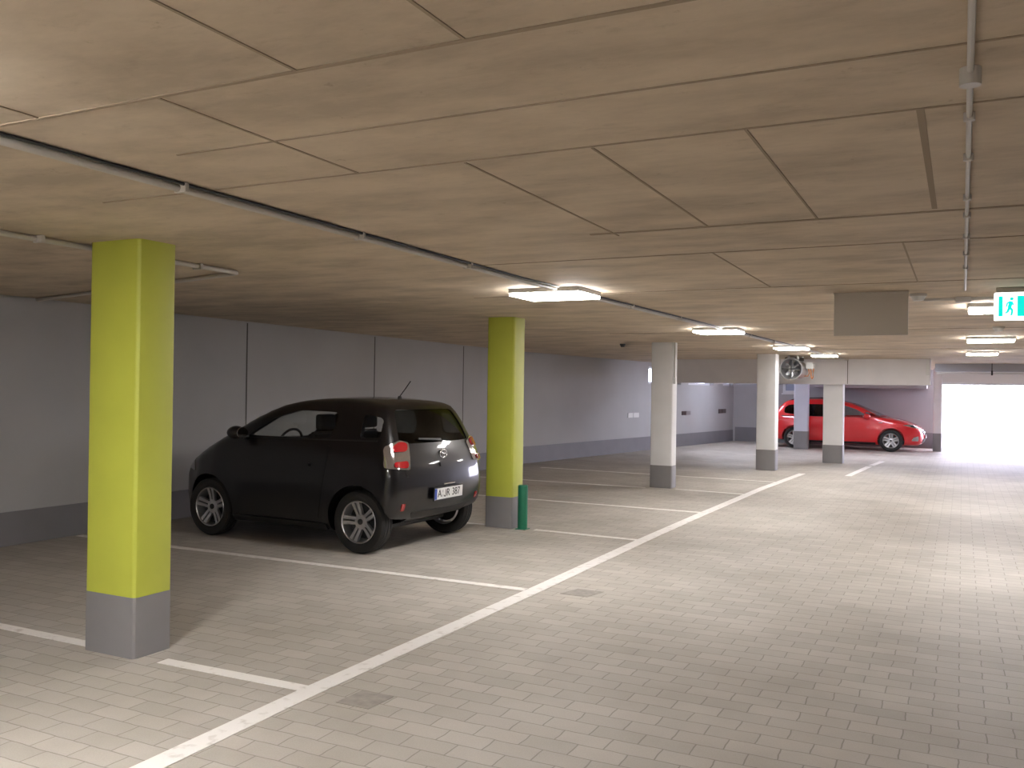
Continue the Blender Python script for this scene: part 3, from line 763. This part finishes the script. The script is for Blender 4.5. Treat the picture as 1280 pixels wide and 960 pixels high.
tg = cb.patch('tailgate', rounded(mirror_poly([(.63, .735), (.66, 1.01)]), .04), *REAR, .004, .007, M['iqpaint'], iq, step=.05)
cb.patch('tailgate_handle', rounded(mirror_poly([(.10, .805), (.10, .845)]), .01), *REAR, .022, .02, M['iqpaint'], tg, step=.03)
cb.patch('wiper', [(-.03, 1.05), (.34, 1.075), (.34, 1.09), (-.03, 1.075)], *REAR, .02, .012, M['black'], iq, step=.03)
# tail lamps wrapped round the corners
for sg in (1, -1):
    dv = Vector((1, -sg*1.0, 0)).normalized(); o0 = Vector((-.40, sg*.74, 0))-dv*2; rt = Vector((dv.y, -dv.x, 0))
    T3 = lambda u, v, o0=o0, rt=rt: tuple(o0+rt*u+Vector((0, 0, v)))
    ld = (0, 0, 0)
    tl = cb.patch('tail_lamp', rounded([(-.125, .83), (.13, .80), (.125, 1.055), (.02, 1.08), (-.12, 1.02)], .03), T3, dv, .018, .02, M['clearlens'], iq)
    cb.patch('lamp_cell', rounded([(-.05, .97), (.095, .97), (.10, 1.045), (.02, 1.065), (-.05, 1.03)], .035), T3, dv, .03, .015, M['redlens'], tl, step=.025, label='upper red lens of the tail lamp')
    cb.patch('lamp_cell', rounded([(-.04, .835), (.10, .815), (.10, .885), (-.04, .88)], .03), T3, dv, .03, .015, M['redlens'], tl, step=.025, label='lower red lens of the tail lamp')
    cb.patch('reflector', rounded(([(sg*.64, .42), (sg*.69, .42), (sg*.69, .49), (sg*.64, .49)]), .01), *REAR, .006, .008, M['redlens'], iq)
    # wing mirrors
    g = G(); r = bmesh.ops.create_uvsphere(g.bm, u_segments=24, v_segments=14, radius=1)
    for v in r['verts']: v.co = Vector((1.50+v.co.x*.085, sg*(.91+v.co.y*.10), 1.105+v.co.z*.068))
    mr = g.build('wing_mirror', M['iqpaint'], iq, smooth=60)
    G().cyl((1.48, sg*.74, 1.05), (1.50, sg*.86, 1.08), .03, .025, 12).build('mirror_arm', M['black'], mr, smooth=40)
    cyl = G(); cyl.cyl((1.418, sg*.91, 1.105), (1.411, sg*.91, 1.105), .056, seg=24)
    for v in cyl.bm.verts: v.co.y = sg*.91+(v.co.y-sg*.91)*1.3
    cyl.build('mirror_glass', M['chrome'], mr)
    # headlamps
    hv = Vector((-1, -sg*.7, -.25)).normalized()
    oh = Vector((2.25, sg*.62, .70))-hv*2; rh = Vector((-hv.y, hv.x, 0)).normalized(); up = rh.cross(hv)*-1
    if up.z < 0: up = -up
    cb.patch('headlamp', rounded([(-.14, -.05), (.15, -.03), (.13, .10), (-.08, .06)], .03), lambda u, v, oh=oh, rh=rh, up=up: tuple(oh+rh*u+up*v), hv, .008, .012, M['clearlens'], iq)
# bumper inserts, number plate, badge
cb.patch('rear_valance', rounded(mirror_poly([(.46, .325), (.52, .39)]), .03), *REAR, .006, .012, M['black'], iq)
def rear_plate(cb, car, yc, zc, text):
    h, n = cb.hit((-3, yc, zc), (1, 0, 0)); n = -n if n.x > 0 else n
    n = Vector((n.x, 0, n.z*.6)).normalized(); yv = Vector((0, -1, 0)); zv = n.cross(yv)*-1
    if zv.z < 0: zv = -zv
    xv = zv.cross(n)*1.0
    mtx = Matrix((( xv.x, zv.x, n.x), (xv.y, zv.y, n.y), (xv.z, zv.z, n.z))).to_4x4(); mtx.translation = h+n*.03
    pl = G().box(-.26, .26, -.056, .056, -.004, .004, .003).build('licence_plate', M['plate'], car); pl.matrix_local = mtx
    G().box(-.258, -.218, -.053, .053, .0041, .0052).build('country_band', M['blue'], pl)
    for txt, x0 in text:
        if txt == 'J':      # hooked capital J of the plate face
            g = G(); g.box(x0+.006, x0+.017, -.018, .037, .0052, .0062)
            ar = [(math.cos(a_), math.sin(a_)) for a_ in [-k_*PI/8 for k_ in range(9)]]
            for (c0, s0), (c1, s1) in zip(ar, ar[1:]):
                q = [(x0-.004+.021*c0, -.018+.019*s0), (x0-.004+.021*c1, -.018+.019*s1), (x0-.004+.010*c1, -.018+.009*s1), (x0-.004+.010*c0, -.018+.009*s0)]
                g.hexa([(u, v, .0052) for u, v in q]+[(u, v, .0062) for u, v in q])
            g.build('lettering', M['ink'], pl); continue
        tm = text_mesh(txt, .105)
        for v in tm.vertices: v.co = (v.co.x*.95+x0, v.co.y, v.co.z+.0052)
        link('lettering', tm, M['ink'], pl)
    g = G(); g.cyl((-.115, .022, .004), (-.115, .022, .0055), .014, seg=16).cyl((-.115, -.022, .004), (-.115, -.022, .0055), .014, seg=16); g.build('seals', M['alloy'], pl)
    fr_ = G()
    for b in ((-.268, .268, .056, .066), (-.268, .268, -.066, -.056), (-.268, -.26, -.056, .056), (.26, .268, -.056, .056)): fr_.box(b[0], b[1], b[2], b[3], -.008, .006)
    fr_.build('plate_frame', M['black'], pl)
    G().box(-.10, .10, .085, .10, -.012, .012, .005, 3).build('plate_lamp', M['chrome'], pl)
rear_plate(cb, iq, 0., .545, (('A', -.170), ('J', -.070), ('R', -.015), ('387', .130)))
h, n = cb.hit((-3, 0, .925), (1, 0, 0)); n = -n if n.x > 0 else n
bg = G()
def ring(cx, cz, a, b, r):
    m_ = 36; pts = [h+n*.012+Vector((0, cx+a*math.cos(k_*2*PI/m_), cz+b*math.sin(k_*2*PI/m_))) for k_ in range(m_+1)]
    bg.tube(pts, r, 8)
ring(0, 0, .062, .044, .006); ring(0, .0, .022, .042, .0045); ring(0, .018, .042, .018, .0045)
bg.build('badge', M['chrome'], iq, smooth=50)
# aerial
ha, na = cb.hit((.12, 0, 3), (0, 0, -1))
an = G().cyl(ha-Vector((0, 0, .01)), ha+Vector((0, 0, .025)), .028, .016, 16).build('aerial', M['black'], iq, smooth=40)
G().tube([ha+Vector((0, 0, .02)), ha+Vector((-.07, 0, .10)), ha+Vector((-.135, 0, .18))], .005, 8).build('aerial_rod', M['black'], an, smooth=40)
seats(iq, .95, .70)
G().box(1.45, 1.85, -.62, .62, .70, .94, .05, 3).build('dashboard', M['seat'], iq, smooth=50)
g = G(); 
cs = Vector((1.28, .36, .97)); m_ = 32
g.tube([cs+Vector((-.09*math.sin(k_*2*PI/m_)*1.0*.55, .18*math.cos(k_*2*PI/m_), .16*math.sin(k_*2*PI/m_))) for k_ in range(m_+1)], .014, 8)
g.cyl(cs, cs+Vector((.14, 0, -.10)), .03, seg=12); g.build('steering_wheel', M['black'], iq, smooth=50)
G().box(1.17, 1.20, -.12, .12, 1.325, 1.385, .012).cyl((1.19, 0, 1.38), (1.24, 0, 1.42), .010, seg=8).build('interior_mirror', M['black'], iq)
G().box(-.1, 2.1, -.55, .55, .19, .30, .03).build('underbody', M['black'], iq)
for x in (0, 1.97):
    for s_ in (1, -1): wheel(iq, x, s_*.735, .30, .175, s_, .205, 5, {1: math.radians(75), -1: math.radians(20)}[s_] if x == 0 else math.radians(88), .045)

# ---- the red compact van behind the far pillars
rc = tag(empty('car', (-4.27, 27.40, 0)), 'red family van parked sideways behind the far pillars near the exit', 'car')
rc.scale = (.92, .92, .92)
side = [(-.58, .26), (-.74, .32), (-.80, .45), (-.81, .65), (-.78, .82), (-.72, .98), (-.62, 1.14), (-.47, 1.35), (-.30, 1.475), (-.1, 1.515),
        (.3, 1.545), (.8, 1.545), (1.25, 1.51), (1.65, 1.42), (2.0, 1.29), (2.4, 1.12), (2.72, 1.005), (3.05, .935), (3.32, .85), (3.52, .745), (3.63, .62), (3.665, .48), (3.65, .32), (3.56, .22), (3.35, .19),
        (2.0, .18), (.6, .18)]
wf = [(0, .78), (.15, .82), (.25, .86), (.45, .90), (.65, .915), (.85, .90), (1.0, .875), (1.1, .84), (1.25, .78), (1.42, .70), (1.55, .63), (2.2, .4)]
wp = [(-1.2, .55), (-.94, .74), (-.85, .82), (-.7, .87), (-.4, .90), (0, .91), (2.3, .91), (2.8, .885), (3.15, .83), (3.4, .74), (3.55, .63), (3.65, .50), (3.9, .25)]
rb = CarBody(side, wf, wp, .91, .66, .05, 2.55, crown=.07, bowf=.20, bowr=.10, k=.09, wheels=(0, 2.76), flare=.02, rw=.325)
fd = rounded([(2.14, 1.03), (1.12, 1.00), (1.10, 1.18), (1.16, 1.36), (1.42, 1.355), (1.78, 1.235)], .05)
rd = rounded([(1.02, 1.00), (.20, 1.01), (.16, 1.33), (.26, 1.37), (1.06, 1.365)], .05)
qw = rounded([(.06, 1.03), (-.32, 1.08), (-.32, 1.24), (-.20, 1.33), (.06, 1.355)], .05)
fq = rounded([(2.60, 1.02), (2.22, 1.03), (2.03, 1.13), (2.06, 1.165), (2.24, 1.115)], .02)
ws = rounded(mirror_poly([(.72, 1.06), (.62, 1.25), (.54, 1.41)]), .05)
rw_ = rounded(mirror_poly([(.60, 1.0), (.56, 1.2), (.50, 1.36)]), .05)
cuts = [arch_cut(x, .325, s_, .372) for x in (0, 2.76) for s_ in (1, -1)]
cuts += [side_cut(p) for p in (fd, rd, qw, fq)]+[end_cut(ws, 1.3, 4), end_cut(rw_, -2, -.3)]
make_body(rb, (.74, -.60, 2.60, .1, 1.6, 1.08), cuts, M['redpaint'], rc)
for S_ in (LEFT, RIGHT):
    for p in (fd, fq): rb.patch('window_glass', p, *S_, -.008, .005, M['glass'], rc)
    for p in (rd, qw): rb.patch('window_glass', p, *S_, -.008, .005, M['privacy'], rc)
    for poly in ([(2.20, .955), (1.10, .935), (1.10, .27), (2.14, .27), (2.26, .60)], [(1.06, .935), (.14, .945), (.30, .62), (.48, .42), (.54, .27), (1.06, .27)]):
        dr = rb.patch('door', rounded(poly, .05), *S_, .003, .006, M['redpaint'], rc, step=.07)
        hx = poly[1][0]+.10
        rb.patch('door_handle', rounded([(hx, .83), (hx+.22, .83), (hx+.22, .865), (hx, .865)], .015), *S_, .028, .026, M['redpaint'], dr, step=.03)
    rb.patch('side_sill', [(2.34, .20), (.42, .20), (.42, .262), (2.34, .262)], *S_, .012, .014, M['black'], rc, step=.06)
    rb.patch('window_trim', [(2.66, 1.0), (-.40, .985), (-.40, 1.0), (2.66, 1.012)], *S_, .004, .006, M['black'], rc, step=.06)
    rb.patch('side_repeater', rounded([(2.42, .84), (2.53, .845), (2.53, .87), (2.42, .86)], .01), *S_, .006, .008, M['clearlens'], rc)
rb.patch('windscreen', ws, lambda u, v: (6, u, v), (-1, 0, 0), -.008, .005, M['glass'], rc)
rb.patch('rear_window', rw_, *REAR, -.008, .005, M['privacy'], rc)
FRONT = (lambda u, v: (6, u, v)), (-1, 0, 0)
for sg in (1, -1):
    hv = Vector((-.75, -sg*1, -.2)).normalized(); oh = Vector((3.35, sg*.72, .73))-hv*2
    rh = Vector((-hv.y, hv.x, 0)).normalized(); rh = rh if rh.x > 0 else -rh
    hl = rb.patch('headlamp', rounded([(-.30, .075), (-.04, -.01), (.20, -.06), (.17, .035), (-.05, .09)], .02), lambda u, v, oh=oh, rh=rh: tuple(oh+rh*u+Vector((0, 0, v))), hv, .008, .012, M['clearlens'], rc)
    rb.patch('lamp_unit', rounded([(-.08, .015), (.06, -.015), (.05, .05), (-.07, .06)], .025), lambda u, v, oh=oh, rh=rh: tuple(oh+rh*u+Vector((0, 0, v))), hv, .014, .008, M['dark'], hl, step=.03)
    rb.patch('bumper_glare', rounded([(-.05, -.40), (.16, -.41), (.16, -.26), (.0, -.30)], .03), lambda u, v, oh=oh, rh=rh: tuple(oh+rh*u+Vector((0, 0, v))), hv, .006, .012, M['clearlens'], rc)  # clear lens in the bumper corner, put in to imitate glare from the exit
    tv = Vector((1, -sg*.8, 0)).normalized(); ot = Vector((-.80, sg*.74, 0))-tv*2; rt = Vector((tv.y, -tv.x, 0))
    rb.patch('tail_lamp', rounded([(-.10, .82), (.12, .80), (.08, 1.12), (-.02, 1.16)], .03), lambda u, v, ot=ot, rt=rt: tuple(ot+rt*u+Vector((0, 0, v))), tv, .012, .016, M['redlens'], rc)
    g = G(); r = bmesh.ops.create_uvsphere(g.bm, u_segments=24, v_segments=14, radius=1)
    for v in r['verts']: v.co = Vector((2.10+v.co.x*.10, sg*(1.0+v.co.y*.11), 1.03+v.co.z*.08))
    mr = g.build('wing_mirror', M['redpaint'], rc, smooth=60)
    G().cyl((2.14, sg*.84, 1.0), (2.12, sg*.94, 1.03), .032, .028, 12).build('mirror_arm', M['black'], mr, smooth=40)
    G().cyl((2.006, sg*1.0, 1.03), (1.998, sg*1.0, 1.03), .065, seg=24).build('mirror_glass', M['chrome'], mr)
rb.patch('grille', rounded(mirror_poly([(.42, .52), (.46, .62)]), .03), *FRONT, .008, .014, M['black'], rc)
rb.patch('lower_grille', rounded(mirror_poly([(.50, .27), (.46, .40)]), .03), *FRONT, .008, .014, M['black'], rc)
rb.patch('chrome_bar', rounded(mirror_poly([(.40, .565), (.40, .59)]), .008), *FRONT, .016, .01, M['chrome'], rc)
fp = G().box(-.004, .004, -.26, .26, -.056, .056, .003).build('licence_plate', M['plate'], rc)
h, n = rb.hit((6, 0, .45), (-1, 0, 0)); fp.location = h+Vector((.016, 0, 0))
for sg in (1, -1): G().tube([(-.2, sg*.585, 1.46), (0, sg*.60, 1.53), (.6, sg*.60, 1.56), (1.1, sg*.585, 1.535), (1.3, sg*.575, 1.49)], .014, 8).build('roof_rail', M['dark'], rc, smooth=40)
seats(rc, 1.35, .76); seats(rc, .45, .76)
G().box(2.15, 2.62, -.62, .62, .76, 1.0, .05, 3).build('dashboard', M['seat'], rc, smooth=50)
G().box(-.3, 3.2, -.6, .6, .20, .32, .03).build('underbody', M['black'], rc)
for x in (0, 2.76):
    for s_ in (1, -1): wheel(rc, x, s_*.805, .325, .205, s_, .225, 5, PI/2, .062)

# ------------------------------------------------------------------ daylight, camera, colour
w = bpy.data.worlds.new('sky'); SC.world = w; w.use_nodes = True
bgN = w.node_tree.nodes['Background']; bgN.inputs['Color'].default_value = (.80, .79, 1, 1); bgN.inputs['Strength'].default_value = 12.5
po = bpy.data.lights.new('exit_portal', 'AREA'); po.shape = 'RECTANGLE'; po.size = 4.5; po.size_y = 1.85; po.cycles.is_portal = True
oo = bpy.data.objects.new('exit_portal', po); COL.objects.link(oo); oo.location = (1.75, 28.05, .95); oo.rotation_euler = (-PI/2, 0, 0)

f_, yaw, pitch, roll = 1125.4, .46385, .00421, .01395
F_ = Vector((-math.sin(yaw)*math.cos(pitch), math.cos(yaw)*math.cos(pitch), math.sin(pitch)))
r_ = Vector((math.cos(yaw), math.sin(yaw), 0)); u_ = r_.cross(F_)
rr = r_*math.cos(roll)+u_*math.sin(roll); uu = -r_*math.sin(roll)+u_*math.cos(roll)
cam = bpy.data.cameras.new('camera'); co = bpy.data.objects.new('camera', cam); COL.objects.link(co)
mt = Matrix((rr, uu, -F_)).transposed().to_4x4(); mt.translation = (0, 0, 1.6); co.matrix_world = mt
cam.sensor_width = 36; cam.lens = f_*36/1280; cam.clip_start = .05; cam.clip_end = 300
SC.camera = co
vs = SC.view_settings; vs.view_transform = 'Standard'; vs.look = 'None'; vs.gamma = 1; vs.use_curve_mapping = False; vs.exposure = .46
SC.cycles.max_bounces = 10; SC.cycles.diffuse_bounces = 6; SC.cycles.transparent_max_bounces = 16
SC.cycles.caustics_reflective = False; SC.cycles.caustics_refractive = False; SC.cycles.sample_clamp_indirect = 6
